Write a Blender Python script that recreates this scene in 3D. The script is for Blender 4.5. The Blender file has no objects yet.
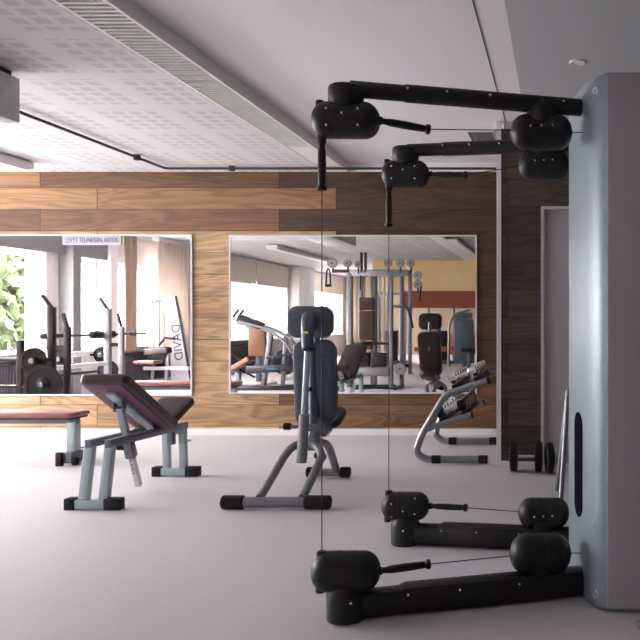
import bpy, bmesh, math, random
from mathutils import Vector, Matrix, Euler
random.seed(7)
sc = bpy.context.scene
col = sc.collection
V = Vector
# ------------------------------------------------------------ camera
EYE = 1.17
cam_d = bpy.data.cameras.new('camera')
cam = bpy.data.objects.new('camera', cam_d)
col.objects.link(cam)
cam.location = (0, 0, EYE)
cam.rotation_euler = (math.pi/2, 0, 0)
cam_d.sensor_width = 36
cam_d.lens = 45
cam_d.shift_x = -0.375
cam_d.shift_y = 0.0015
cam_d.clip_end = 200
sc.camera = cam
# ------------------------------------------------------------ world: bright overcast daylight
W = bpy.data.worlds.new('overcast_sky'); sc.world = W
W.use_nodes = True
nt = W.node_tree; nt.nodes.clear()
wo = nt.nodes.new('ShaderNodeOutputWorld'); bg = nt.nodes.new('ShaderNodeBackground')
tc = nt.nodes.new('ShaderNodeTexCoord'); sx = nt.nodes.new('ShaderNodeSeparateXYZ')
cr = nt.nodes.new('ShaderNodeValToRGB')
mp = nt.nodes.new('ShaderNodeMapRange')
mp.inputs['From Min'].default_value = -0.3; mp.inputs['From Max'].default_value = 0.6
nt.links.new(tc.outputs['Generated'], sx.inputs[0]); nt.links.new(sx.outputs['Z'], mp.inputs['Value'])
nt.links.new(mp.outputs[0], cr.inputs[0]); nt.links.new(cr.outputs[0], bg.inputs[0]); nt.links.new(bg.outputs[0], wo.inputs[0])
cr.color_ramp.elements[0].color = (0.60, 0.555, 0.58, 1)
cr.color_ramp.elements[1].color = (1.5, 1.40, 1.45, 1)
e_ = cr.color_ramp.elements.new(.36); e_.color = (0.52, 0.485, 0.50, 1)
bg.inputs[1].default_value = 9.0
sc.view_settings.view_transform = 'Standard'
sc.view_settings.look = 'None'
sc.view_settings.exposure = 2.6
sc.view_settings.gamma = 1
# room limits
XL, XR, YB, YF = -7.5, 1.4, -11.5, 8.21
SILL, WTOP = 0.70, 2.16
BAYS = [(4.72, 8.05), (3.27, 4.2), (0.6, 3.0), (-5.6, -0.7), (-11.2, -7.1)]
for i, (a, b) in enumerate(BAYS):          # sky portals in the window openings
    L = bpy.data.lights.new('window_portal', 'AREA'); L.shape = 'RECTANGLE'
    L.size = (WTOP-SILL); L.size_y = (b-a); L.cycles.is_portal = True
    o = bpy.data.objects.new('window_portal', L); col.objects.link(o)
    o.location = (XL-0.2, (a+b)/2, (SILL+WTOP)/2)
    o.rotation_euler = (0, -math.pi/2, 0)

# ------------------------------------------------------------ materials
def newmat(name):
    m = bpy.data.materials.new(name); m.use_nodes = True
    return m, m.node_tree, m.node_tree.nodes['Principled BSDF']
def pm(name, c, rough=0.5, metal=0.0, var=0.08, scale=12.0, bump=0.0, bscale=None, coat=0.0, spec=0.5):
    m, t, b = newmat(name)
    b.inputs['Roughness'].default_value = rough; b.inputs['Metallic'].default_value = metal
    b.inputs['Coat Weight'].default_value = coat
    b.inputs['Specular IOR Level'].default_value = spec
    tcn = t.nodes.new('ShaderNodeTexCoord'); n = t.nodes.new('ShaderNodeTexNoise')
    n.inputs['Scale'].default_value = scale; n.inputs['Detail'].default_value = 5
    t.links.new(tcn.outputs['Object'], n.inputs['Vector'])
    r = t.nodes.new('ShaderNodeValToRGB')
    r.color_ramp.elements[0].position = .3; r.color_ramp.elements[1].position = .7
    r.color_ramp.elements[0].color = tuple(x*(1-var) for x in c)+(1,)
    r.color_ramp.elements[1].color = tuple(min(1, x*(1+var)) for x in c)+(1,)
    t.links.new(n.outputs['Fac'], r.inputs[0]); t.links.new(r.outputs[0], b.inputs['Base Color'])
    if bump:
        n2 = t.nodes.new('ShaderNodeTexNoise'); n2.inputs['Scale'].default_value = bscale or scale*8
        t.links.new(tcn.outputs['Object'], n2.inputs['Vector'])
        bp = t.nodes.new('ShaderNodeBump'); bp.inputs['Strength'].default_value = bump; bp.inputs['Distance'].default_value = .002
        t.links.new(n2.outputs['Fac'], bp.inputs['Height']); t.links.new(bp.outputs[0], b.inputs['Normal'])
    return m
M = {}
M['black'] = pm('black_plastic', (.011, .0095, .012), .46, bump=.1, bscale=300, spec=.35)
M['rubber'] = pm('black_rubber', (.009, .008, .011), .6, spec=.3)
M['screw'] = pm('screw_steel', (.75, .74, .74), .25, 1)
M['seam'] = pm('seam_black', (.008, .008, .01), .6)
M['shell'] = pm('shell_satin', (.26, .32, .355), .42, .35, var=.05, scale=60, bump=.06, bscale=400)
M['frame'] = pm('frame_grey_blue', (.16, .175, .21), .35, .4, var=.05)
M['frame2'] = pm('frame_silver', (.25, .262, .29), .35, .6, var=.05)
M['light_frame'] = pm('frame_pale', (.38, .47, .49), .4, .25, var=.04)
M['steel'] = pm('bright_steel', (.72, .71, .72), .2, 1)
M['chrome'] = pm('chrome', (.8, .8, .82), .12, 1)
M['darksteel'] = pm('dark_steel', (.035, .035, .042), .35, .7)
M['iron'] = pm('cast_iron', (.006, .006, .009), .6, 0, bump=.2, bscale=150, spec=.2)
M['maroon'] = pm('maroon_leather', (.042, .017, .020), .42, bump=.25, bscale=220)
M['maroon_red'] = pm('red_brown_leather', (.30, .10, .085), .38, bump=.25, bscale=220)
M['under'] = pm('pad_underside', (.16, .06, .10), .6)
M['padbrown'] = pm('brown_leather', (.020, .008, .006), .45, bump=.2, bscale=220)
M['bluegrey'] = pm('blue_grey_shell', (.085, .105, .14), .38, .1)
M['orange'] = pm('tan_leather', (.20, .085, .035), .45, bump=.2)
M['white'] = pm('white_paint', (.80, .78, .78), .5, var=.02)
M['whitemetal'] = pm('white_enamel', (.72, .70, .71), .35, var=.02)
M['wallpaint'] = pm('wall_paint', (.64, .60, .58), .7, var=.03, scale=3)
M['beige'] = pm('beige_paint', (.85, .64, .33), .7, var=.04, scale=3)
M['redband'] = pm('red_brown_paint', (.28, .065, .03), .6, var=.05)
M['greypanel'] = pm('grey_panel', (.20, .195, .20), .6, var=.04)
M['darkwall'] = pm('dark_absorber_grey', (.06, .055, .06), .7)
M['doorgrey'] = pm('door_grey', (.75, .70, .73), .5, var=.03)
M['trimsilver'] = pm('trim_silver', (.66, .64, .66), .4, .3, var=.03)
M['darkgap'] = pm('dark_gap', (.03, .028, .03), .7)
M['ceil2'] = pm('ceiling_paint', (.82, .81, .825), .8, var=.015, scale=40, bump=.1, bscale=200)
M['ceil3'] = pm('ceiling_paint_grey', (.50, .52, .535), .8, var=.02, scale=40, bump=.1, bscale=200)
M['yellow'] = pm('yellow_sticker', (.75, .70, .08), .5)
M['paper'] = pm('paper', (.50, .49, .56), .7, var=.01)
M['ink'] = pm('ink', (.03, .03, .06), .7)
M['blue'] = pm('blue_plastic', (.03, .14, .30), .4)
M['radiator'] = pm('radiator_grey', (.07, .065, .078), .45, var=.03)
M['curtain'] = pm('curtain_cloth', (.66, .56, .50), .9, var=.05, scale=20)
M['blind'] = pm('blind_cloth', (.84, .77, .66), .9, var=.05, scale=8)
M['leaf'] = pm('leaf_green', (.022, .045, .009), .6, var=.5, scale=2)
M['leaf2'] = pm('leaf_pale', (.034, .055, .018), .6, var=.5, scale=2)
M['bark'] = pm('bark', (.12, .08, .06), .9, var=.3)
M['orangered'] = pm('orange_red_vinyl', (.45, .08, .03), .5)

def mirror_mat():
    m, t, b = newmat('mirror_glass')
    b.inputs['Base Color'].default_value = (.90, .89, .87, 1); b.inputs['Metallic'].default_value = 1
    b.inputs['Roughness'].default_value = .0
    return m
M['mirror'] = mirror_mat()

def glass_mat():
    m, t, b = newmat('window_glass')
    t.nodes.remove(b)
    out = t.nodes['Material Output']
    tr = t.nodes.new('ShaderNodeBsdfTransparent'); gl = t.nodes.new('ShaderNodeBsdfGlossy'); mx = t.nodes.new('ShaderNodeMixShader')
    tr.inputs[0].default_value = (.94, .96, .95, 1); gl.inputs['Roughness'].default_value = .02
    mx.inputs[0].default_value = .06
    t.links.new(tr.outputs[0], mx.inputs[1]); t.links.new(gl.outputs[0], mx.inputs[2]); t.links.new(mx.outputs[0], out.inputs[0])
    return m
M['glass'] = glass_mat()

def sheer(name, c, thru, clear=0.0):
    m, t, b = newmat(name); t.nodes.remove(b); out = t.nodes['Material Output']
    d = t.nodes.new('ShaderNodeBsdfDiffuse'); tl = t.nodes.new('ShaderNodeBsdfTranslucent'); x = t.nodes.new('ShaderNodeMixShader')
    w = t.nodes.new('ShaderNodeTexWave'); w.inputs['Scale'].default_value = 9; w.bands_direction = 'Z'
    tcn = t.nodes.new('ShaderNodeTexCoord'); t.links.new(tcn.outputs['Object'], w.inputs['Vector'])
    r = t.nodes.new('ShaderNodeValToRGB'); r.color_ramp.elements[0].color = tuple(v*.94 for v in c)+(1,); r.color_ramp.elements[1].color = c+(1,)
    t.links.new(w.outputs['Fac'], r.inputs[0])
    for n in (d, tl): t.links.new(r.outputs[0], n.inputs[0])
    x.inputs[0].default_value = thru
    t.links.new(d.outputs[0], x.inputs[1]); t.links.new(tl.outputs[0], x.inputs[2])
    t.links.new(x.outputs[0], out.inputs[0])
    return m
M['curtain'] = sheer('curtain_sheer', (.72, .64, .58), .30)
M['screen'] = sheer('blind_sheer', (.80, .76, .74), .28)
def math_node(t, op, a, b=None, c=None):
    n = t.nodes.new('ShaderNodeMath'); n.operation = op
    for i, v in enumerate((a, b, c)):
        if v is None: continue
        if isinstance(v, (int, float)): n.inputs[i].default_value = v
        else: t.links.new(v, n.inputs[i])
    return n.outputs[0]

def wood_mat(name, palette, x0, tone_axis=True, gain=1.0):
    m, t, b = newmat(name)
    g = t.nodes.new('ShaderNodeNewGeometry'); s = t.nodes.new('ShaderNodeSeparateXYZ')
    t.links.new(g.outputs['Position'], s.inputs[0])
    X, Z = s.outputs['X'], s.outputs['Z']
    zr = math_node(t, 'DIVIDE', math_node(t, 'ADD', Z, -0.085+2.228), 0.2228)
    row = math_node(t, 'FLOOR', zr); fz = math_node(t, 'FRACT', zr)
    alt = math_node(t, 'MODULO', math_node(t, 'ADD', row, 1.0), 2.0)
    xr = math_node(t, 'DIVIDE', math_node(t, 'SUBTRACT', math_node(t, 'SUBTRACT', X, x0), math_node(t, 'MULTIPLY', alt, 0.585)), 2.454)
    cx = math_node(t, 'FLOOR', xr); fx = math_node(t, 'FRACT', xr)
    cmb = t.nodes.new('ShaderNodeCombineXYZ'); t.links.new(row, cmb.inputs[0]); t.links.new(cx, cmb.inputs[1])
    wn = t.nodes.new('ShaderNodeTexWhiteNoise'); wn.noise_dimensions = '3D'; t.links.new(cmb.outputs[0], wn.inputs['Vector'])
    # stretched grain, shifted plank by plank
    off = math_node(t, 'MULTIPLY', wn.outputs['Value'], 37.0)
    cg = t.nodes.new('ShaderNodeCombineXYZ')
    t.links.new(math_node(t, 'ADD', math_node(t, 'MULTIPLY', X, 0.55), off), cg.inputs[0])
    t.links.new(math_node(t, 'ADD', math_node(t, 'MULTIPLY', Z, 5.0), off), cg.inputs[2])
    ns = t.nodes.new('ShaderNodeTexNoise'); ns.inputs['Scale'].default_value = 1.1; ns.inputs['Detail'].default_value = 2; ns.inputs['Distortion'].default_value = .6
    t.links.new(cg.outputs[0], ns.inputs['Vector'])
    rings = math_node(t, 'SINE', math_node(t, 'MULTIPLY', ns.outputs['Fac'], 58.0))
    cf = t.nodes.new('ShaderNodeCombineXYZ')
    t.links.new(math_node(t, 'ADD', math_node(t, 'MULTIPLY', X, 3.0), off), cf.inputs[0])
    t.links.new(math_node(t, 'MULTIPLY', Z, 130.0), cf.inputs[2])
    nf = t.nodes.new('ShaderNodeTexNoise'); nf.inputs['Scale'].default_value = 1.0; nf.inputs['Detail'].default_value = 6
    t.links.new(cf.outputs[0], nf.inputs['Vector'])
    tone = math_node(t, 'ADD', math_node(t, 'MULTIPLY', rings, 0.21), math_node(t, 'MULTIPLY', math_node(t, 'SUBTRACT', nf.outputs['Fac'], .5), 0.75))
    tone = math_node(t, 'ADD', tone, math_node(t, 'MULTIPLY', math_node(t, 'SUBTRACT', ns.outputs['Fac'], .5), 1.1))
    pr = t.nodes.new('ShaderNodeValToRGB')
    while len(pr.color_ramp.elements) < len(palette): pr.color_ramp.elements.new(.5)
    for i, c in enumerate(palette):
        pr.color_ramp.elements[i].position = i/(len(palette)-1)
        pr.color_ramp.elements[i].color = tuple(x*gain for x in c)+(1,)
    # dark walnut planks to the right of the joint, pale oak ones low down between the mirrors
    if tone_axis:
        lowm = math_node(t, 'GREATER_THAN', 11.5+8, row)      # rows below the top ones
        right = math_node(t, 'GREATER_THAN', cx, 0.5)
        base = math_node(t, 'ADD', math_node(t, 'MULTIPLY', wn.outputs['Value'], 0.42), math_node(t, 'MULTIPLY', math_node(t, 'GREATER_THAN', 18.5, row), 0.40))
        base = math_node(t, 'ADD', base, 0.12)
        base = math_node(t, 'MULTIPLY', base, math_node(t, 'SUBTRACT', 1.0, math_node(t, 'MULTIPLY', right, math_node(t, 'ADD', .45, math_node(t, 'MULTIPLY', math_node(t, 'GREATER_THAN', row, 11.5), .37)))))
        k = base
    else:
        k = math_node(t, 'MULTIPLY', wn.outputs['Value'], 1.0)
    t.links.new(k, pr.inputs[0])
    val = math_node(t, 'ADD', 1.0, tone)
    gz = math_node(t, 'MULTIPLY', math_node(t, 'GREATER_THAN', fz, 0.03), math_node(t, 'GREATER_THAN', fx, 0.0035))
    val = math_node(t, 'MULTIPLY', val, math_node(t, 'ADD', 0.28, math_node(t, 'MULTIPLY', gz, 0.72)))
    vm = t.nodes.new('ShaderNodeVectorMath'); vm.operation = 'SCALE'
    t.links.new(pr.outputs[0], vm.inputs[0]); t.links.new(val, vm.inputs['Scale'])
    t.links.new(vm.outputs[0], b.inputs['Base Color'])
    b.inputs['Roughness'].default_value = .5
    bp = t.nodes.new('ShaderNodeBump'); bp.inputs['Strength'].default_value = .3; bp.inputs['Distance'].default_value = .004
    t.links.new(gz, bp.inputs['Height']); t.links.new(bp.outputs[0], b.inputs['Normal'])
    return m
PAL = [(.036, .020, .014), (.15, .070, .032), (.29, .155, .072), (.44, .28, .145), (.60, .43, .25)]
J0 = (40-560)/97.4-2.454*0
M['wood'] = wood_mat('walnut_planks', PAL, (40-560)/97.4)
M['wood2'] = wood_mat('dark_planks', [(.050, .036, .026), (.075, .055, .038), (.095, .072, .05)], (40-560)/97.4, False)

def floor_mat():
    m, t, b = newmat('vinyl_floor')
    g = t.nodes.new('ShaderNodeNewGeometry')
    n = t.nodes.new('ShaderNodeTexNoise'); n.inputs['Scale'].default_value = 1.3; n.inputs['Detail'].default_value = 6
    t.links.new(g.outputs['Position'], n.inputs['Vector'])
    n2 = t.nodes.new('ShaderNodeTexNoise'); n2.inputs['Scale'].default_value = 60; n2.inputs['Detail'].default_value = 3
    t.links.new(g.outputs['Position'], n2.inputs['Vector'])
    a = math_node(t, 'ADD', math_node(t, 'MULTIPLY', n.outputs['Fac'], .5), math_node(t, 'MULTIPLY', n2.outputs['Fac'], .5))
    r = t.nodes.new('ShaderNodeValToRGB'); r.color_ramp.elements[0].position = .3; r.color_ramp.elements[1].position = .7
    r.color_ramp.elements[0].color = (.60, .565, .59, 1); r.color_ramp.elements[1].color = (.68, .645, .67, 1)
    t.links.new(a, r.inputs[0]); t.links.new(r.outputs[0], b.inputs['Base Color'])
    rr = math_node(t, 'ADD', .46, math_node(t, 'MULTIPLY', n.outputs['Fac'], .2))
    t.links.new(rr, b.inputs['Roughness'])
    bp = t.nodes.new('ShaderNodeBump'); bp.inputs['Strength'].default_value = .15; bp.inputs['Distance'].default_value = .002
    t.links.new(n2.outputs['Fac'], bp.inputs['Height']); t.links.new(bp.outputs[0], b.inputs['Normal'])
    return m
M['floor'] = floor_mat()

def perf_mat():
    m, t, b = newmat('perforated_ceiling')
    g = t.nodes.new('ShaderNodeNewGeometry'); s = t.nodes.new('ShaderNodeSeparateXYZ')
    t.links.new(g.outputs['Position'], s.inputs[0])
    def cell(v, per, fill, off=0.0):
        f = math_node(t, 'FRACT', math_node(t, 'DIVIDE', math_node(t, 'ADD', v, 40.0+off), per))
        return math_node(t, 'LESS_THAN', f, fill)
    a = math_node(t, 'MULTIPLY', cell(s.outputs['X'], .12, .64), cell(s.outputs['Y'], .12, .64))
    # blank joints between the boards
    c = math_node(t, 'MULTIPLY', cell(s.outputs['X'], .6, .78), cell(s.outputs['Y'], .72, .82, .3))
    hole_x = cell(s.outputs['X'], .02, .5); hole_y = cell(s.outputs['Y'], .02, .5)
    k = math_node(t, 'MULTIPLY', a, c)
    mx = t.nodes.new('ShaderNodeMix'); mx.data_type = 'RGBA'
    t.links.new(k, mx.inputs['Factor'])
    mx.inputs['A'].default_value = (.60, .585, .60, 1); mx.inputs['B'].default_value = (.46, .47, .465, 1)
    t.links.new(mx.outputs['Result'], b.inputs['Base Color']); b.inputs['Roughness'].default_value = .8
    return m
M['perf'] = perf_mat()

# ------------------------------------------------------------ mesh helpers
def frame_of(d):
    d = V(d).normalized()
    u = d.cross(V((0, 0, 1)))
    if u.length < 1e-3: u = V((1, 0, 0))
    u.normalize(); v = u.cross(d).normalized()
    return d, u, v
class MB:
    def __init__(s): s.bm = bmesh.new()
    def box(s, c, size, R=None, bev=0.0, seg=2):
        r = bmesh.ops.create_cube(s.bm, size=1)
        T = Matrix.Translation(V(c)) @ (R.to_4x4() if R is not None else Matrix.Identity(4)) @ Matrix.Diagonal((*size, 1))
        bmesh.ops.transform(s.bm, matrix=T, verts=r['verts'])
        if bev:
            es = list({e for v in r['verts'] for e in v.link_edges})
            bmesh.ops.bevel(s.bm, geom=es, offset=bev, segments=seg, affect='EDGES', profile=.5)
        return s
    def span(s, a, b, bev=0.0):
        a, b = V(a), V(b)
        return s.box((a+b)/2, tuple(abs(x) for x in (b-a)), bev=bev)
    def bar(s, a, b, w, h, bev=0.004, up=None):       # rectangular section bar from a to b
        a, b = V(a), V(b); d = (b-a)
        L = d.length; d.normalize()
        upv = V(up) if up else V((0, 0, 1))
        if abs(d.dot(upv)) > .95: upv = V((0, 1, 0))
        x = d; y = upv.cross(x).normalized(); z = x.cross(y)
        R = Matrix((x, y, z)).transposed()
        return s.box((a+b)/2, (L, w, h), R, bev)
    def ring(s, p, u, v, ru, rv=None, n=16):
        rv = ru if rv is None else rv
        return [s.bm.verts.new(p + u*math.cos(2*math.pi*i/n)*ru + v*math.sin(2*math.pi*i/n)*rv) for i in range(n)]
    def skin(s, rings, closed=False, cap=True):
        n = len(rings[0])
        pairs = list(zip(rings[:-1], rings[1:]))
        if closed: pairs.append((rings[-1], rings[0]))
        for A, B in pairs:
            for i in range(n):
                s.bm.faces.new((A[i], A[(i+1) % n], B[(i+1) % n], B[i]))
        if cap and not closed:
            s.bm.faces.new(list(reversed(rings[0]))); s.bm.faces.new(rings[-1])
        return s
    def lathe(s, p, d, prof, n=20):                     # prof = [(distance along d, radius)]
        d, u, v = frame_of(d); p = V(p)
        return s.skin([s.ring(p+d*t, u, v, max(r, 1e-4), n=n) for t, r in prof])
    def cyl(s, a, b, r, r2=None, n=18, bev=0.0):
        a, b = V(a), V(b); L = (b-a).length; r2 = r if r2 is None else r2
        pr = [(0, r), (L, r2)] if not bev else [(0, r-bev), (bev, r), (L-bev, r2), (L, r2-bev)]
        return s.lathe(a, b-a, pr, n)
    def tube(s, pts, r, bend=0.0, n=12, closed=False, flat=1.0):
        pts = [V(p) for p in pts]
        if bend:
            out = [pts[0]]
            for i in range(1, len(pts)-1):
                p, a, b = pts[i], pts[i-1], pts[i+1]
                da, db = (a-p), (b-p)
                k = min(bend, da.length*.48, db.length*.48)
                A, B = p+da.normalized()*k, p+db.normalized()*k
                for j in range(9):
                    q = j/8
                    out.append(A*(1-q)**2 + p*2*q*(1-q) + B*q*q)
            out.append(pts[-1]); pts = out
        rings = []; up = None
        for i, p in enumerate(pts):
            if closed: d = pts[(i+1) % len(pts)]-pts[i-1]
            else: d = pts[min(i+1, len(pts)-1)]-pts[max(i-1, 0)]
            d.normalize()
            if up is None: _, u, v = frame_of(d)
            else:
                v = (up - d*up.dot(d)).normalized(); u = d.cross(v)
            up = v
            rings.append(s.ring(p, u, v, r, r*flat, n))
        return s.skin(rings, closed)
    def pad(s, Mx, w, h, t, r=.04, soft=.012, taper=1.0, n=6):   # cushion: rounded outline in XY, thick in Z
        def outline(ins, z):
            vs = []
            rr = max(r-ins, .003)
            for cx, cy, a0 in ((1, 1, 0), (-1, 1, 90), (-1, -1, 180), (1, -1, 270)):
                for k in range(n+1):
                    a = math.radians(a0+90*k/n)
                    x = cx*(w/2-ins-rr)+rr*math.cos(a); y = cy*(h/2-ins-rr)+rr*math.sin(a)
                    x *= 1+(taper-1)*(.5-y/h)
                    vs.append(s.bm.verts.new(Mx @ V((x, y, z))))
            return vs
        L = [(soft*1.6, -t/2), (soft*.5, -t/2+soft*.3), (0, -t/2+soft), (0, t/2-soft), (soft*.4, t/2-soft*.35), (soft*1.2, t/2-soft*.08), (soft*2.6, t/2)]
        return s.skin([outline(i, z) for i, z in L])
    def prism(s, poly, z0, z1, Mx=None, bev=0):           # polygon in XY between z0 and z1
        Mx = Mx or Matrix.Identity(4)
        A = [s.bm.verts.new(Mx @ V((x, y, z0))) for x, y in poly]; B = [s.bm.verts.new(Mx @ V((x, y, z1))) for x, y in poly]
        return s.skin([A, B])
    def done(s, name, mat, parent=None, sharp=35):
        bmesh.ops.recalc_face_normals(s.bm, faces=s.bm.faces)
        me = bpy.data.meshes.new(name); 
        base = V((0, 0, 0))
        if parent is None:
            zs = [v.co for v in s.bm.verts]
            mn = V((min(v.x for v in zs), min(v.y for v in zs), min(v.z for v in zs))); mxv = V((max(v.x for v in zs), max(v.y for v in zs), max(v.z for v in zs)))
            base = V(((mn.x+mxv.x)/2, (mn.y+mxv.y)/2, mn.z))
            bmesh.ops.translate(s.bm, vec=-base, verts=s.bm.verts)
        s.bm.to_mesh(me); s.bm.free()
        me.materials.append(M[mat] if isinstance(mat, str) else mat)
        for p in me.polygons: p.use_smooth = True
        me.set_sharp_from_angle(angle=math.radians(sharp))
        o = bpy.data.objects.new(name, me); col.objects.link(o)
        if parent is None: o.location = base
        else:
            o.parent = parent
            o.location = -parent.location if parent.parent is None else (0, 0, 0)
        return o
def thing(name, loc, label, cat, group=None):
    o = bpy.data.objects.new(name, None); col.objects.link(o); o.location = V(loc); o.empty_display_size = .1
    o['label'] = label; o['category'] = cat
    if group: o['group'] = group
    return o
def tag(o, label, cat, group=None, kind=None):
    o['label'] = label; o['category'] = cat
    if group: o['group'] = group
    if kind: o['kind'] = kind
    return o
def struct(o): o['kind'] = 'structure'; return o
def dup(root, loc, label=None, rz=None):
    r = root.copy(); col.objects.link(r); r.location = V(loc)
    if rz is not None: r.rotation_euler.z = rz
    if label: r['label'] = label
    def rec(src, dst):
        for ch in list(src.children):
            c = ch.copy(); col.objects.link(c); c.parent = dst
            c.matrix_parent_inverse = ch.matrix_parent_inverse.copy()
            rec(ch, c)
    kids = list(root.children)
    for ch in kids:
        c = ch.copy(); col.objects.link(c); c.parent = r
        rec(ch, c)
    return r
def text_mesh(name, body, size, Mx, mat, parent, thick=.0008):
    cu = bpy.data.curves.new(name, 'FONT'); cu.body = body; cu.size = size; cu.extrude = thick
    cu.align_x = 'CENTER'; cu.align_y = 'CENTER'
    t = bpy.data.objects.new(name, cu); col.objects.link(t)
    bpy.context.view_layer.update()
    me = bpy.data.meshes.new_from_object(t.evaluated_get(bpy.context.evaluated_depsgraph_get()))
    bpy.data.objects.remove(t)
    me.transform(Mx); me.name = name
    me.materials.clear(); me.materials.append(M[mat])
    o = bpy.data.objects.new(name, me); col.objects.link(o)
    o.parent = parent; o.location = -parent.location if parent.parent is None else (0, 0, 0)
    return o
def rotx(a): return Matrix.Rotation(math.radians(a), 3, 'X')
def basis(o, x, y, z): # 4x4 from origin and axes
    m = Matrix((V(x).normalized(), V(y).normalized(), V(z).normalized())).transposed().to_4x4(); m.translation = V(o); return m

# ============================================================ STRUCTURE
struct(MB().span((XL, YB, -.1), (XR, YF, 0)).done('floor', 'floor'))
CH, CH2 = 2.70, 2.79
struct(MB().span((XL-.3, YB, CH), (-2.40, YF, CH+.12)).done('ceiling', 'perf'))
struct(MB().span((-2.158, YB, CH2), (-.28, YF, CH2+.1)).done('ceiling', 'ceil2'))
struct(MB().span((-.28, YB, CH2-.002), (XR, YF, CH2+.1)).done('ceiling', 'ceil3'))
struct(MB().span((-.444, YB, CH2-.003), (-.438, 6.49, CH2+.01)).done('trim_1', 'darkgap'))
# service channel along the ceiling
b = MB(); b.span((-2.40, YB, CH), (-2.158, YF+.02, CH2+.1)); struct(b.done('trim_2', 'white'))
# front wall and its dark return, wood panelled
struct(MB().span((XL-.3, YF, 0), (XR, YF+.2, CH)).done('wall_front', 'wood'))
struct(MB().span((-2.158, YF-.01, CH), (XR, YF+.2, CH2+.1)).done('trim_3', 'ceil2'))
struct(MB().span((-.478, 6.50, 0), (-.155, YF-.001, 2.73)).span((-.155, 6.50, 2.10), (XR, 7.4, 2.73)).done('wall_front', 'wood2'))
struct(MB().span((-.46, 6.52, 2.73), (XR, 7.4, CH2+.05)).done('trim_4', 'ceil2'))
struct(MB().span((-.515, 6.485, 0), (-.478, 6.56, CH2)).done('trim_5', 'white'))
struct(MB().span((-.535, 6.465, 0), (-.40, 6.50, .035)).span((-.40, 6.48, 0), (-.155, 6.50, .03)).done('baseboard_right', 'white'))
struct(MB().span((XL, YF-.015, 0), (-.46, YF, .065)).done('baseboard_front', 'white'))
# door
d1 = struct(MB().span((-.155, 6.60, 0), (XR, 6.66, 2.10)).done('door_1', 'doorgrey'))
struct(MB().span((-.155, 6.485, 0), (-.13, 6.60, 2.10)).span((-.13, 6.485, 2.075), (1.0, 6.60, 2.10)).done('door_frame', 'trimsilver', d1))
# left wall with window bays
b = MB()
b.span((XL-.3, YB, 0), (XL, YF, SILL)).span((XL-.3, YB, WTOP), (XL, YF, CH))
edges = [YF] + [x for bay in BAYS for x in (bay[1], bay[0])] + [YB]
for i in range(0, len(edges), 2):
    if edges[i]-edges[i+1] > .001: b.span((XL-.3, edges[i+1], SILL), (XL, edges[i], WTOP))
struct(b.done('wall_left', 'wallpaint'))
struct(MB().span((XR, YB, 0), (XR+.2, YF, CH2+.1)).done('wall_right', 'darkwall'))  # unseen wall, set close and coloured dark to soak up bounce light
struct(MB().span((XL, YB-.2, 0), (XR, YB, CH2+.1)).done('wall_back', pm('back_wall_paint', (.40, .31, .22), .7)))
struct(MB().span((-4.4, YB, 0), (XR, YB+.03, .75)).done('trim_11', 'redband'))
for i, (a, c) in enumerate(BAYS):
    b = MB(); f = .06
    b.span((XL-.18, a, SILL), (XL-.10, a+f, WTOP)).span((XL-.18, c-f, SILL), (XL-.10, c, WTOP))
    b.span((XL-.18, a+f, SILL), (XL-.10, c-f, SILL+f)).span((XL-.18, a+f, WTOP-f), (XL-.10, c-f, WTOP))
    mull = [(-3.25, .14)] if i == 3 else ([(7.0, .1)] if i == 0 else ([(-9.2, .1)] if i == 4 else []))
    for mc, mw in mull: b.span((XL-.19, mc-mw/2, SILL+f), (XL-.09, mc+mw/2, WTOP-f))
    w = struct(b.done('window_%d' % (i+1), 'whitemetal'))
    struct(MB().span((XL-.145, a+f, SILL+f), (XL-.139, c-f, WTOP-f)).done('pane', 'glass', w))
    struct(MB().span((XL-.10, a+.01, SILL), (XL+.10, c-.01, SILL+.03), bev=.004).done('window_sill', 'whitemetal', w))
# grey columns between the bays
struct(MB().span((XL, 4.22, 0), (XL+.22, 4.42, CH)).done('trim_6', 'greypanel'))
struct(MB().span((XL, 3.02, 0), (XL+.12, 3.25, CH)).done('trim_7', 'white'))
struct(MB().span((XL, -7.1, 0), (XL+.3, -5.7, CH)).done('trim_8', 'white'))
struct(MB().span((XL, 3.3, WTOP), (XL+.10, 8.2, CH-.16)).done('trim_9', 'greypanel'))
# bulkhead far behind with a red band
struct(MB().span((-4.75, -4.1, 1.93), (XR, -3.9, CH2)).done('wall_back', 'beige'))
struct(MB().span((-4.05, -4.12, 1.50), (XR, -3.88, 1.93)).done('trim_10', 'redband'))

# ============================================================ CEILING THINGS
g = thing('ceiling_vent_channel', (-2.28, 5.4, CH-.012), 'long ribbed air grille running along the white ceiling toward the wood wall', 'vent')
b = MB(); b.span((-2.41, 2.7, CH-.010), (-2.392, 8.16, CH)).span((-2.168, 2.7, CH-.010), (-2.150, 8.16, CH)); b.done('grille_frame', 'white', g)
b = MB(); n = 0
y = 2.72
while y < 7.0:
    b.span((-2.392, y, CH-.009), (-2.168, y+.022, CH)); y += .05; n += 1
b.done('grille_slats', pm('slat_green_grey', (.62, .65, .60), .5), g)
MB().span((-2.392, 2.7, CH-.002), (-2.168, 7.0, CH)).done('grille_backing', pm('grille_backing_grey', (.34, .37, .33), .6), g)
MB().span((-2.392, 7.0, CH-.006), (-2.168, 8.16, CH)).done('end_cover', 'white', g)
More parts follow.
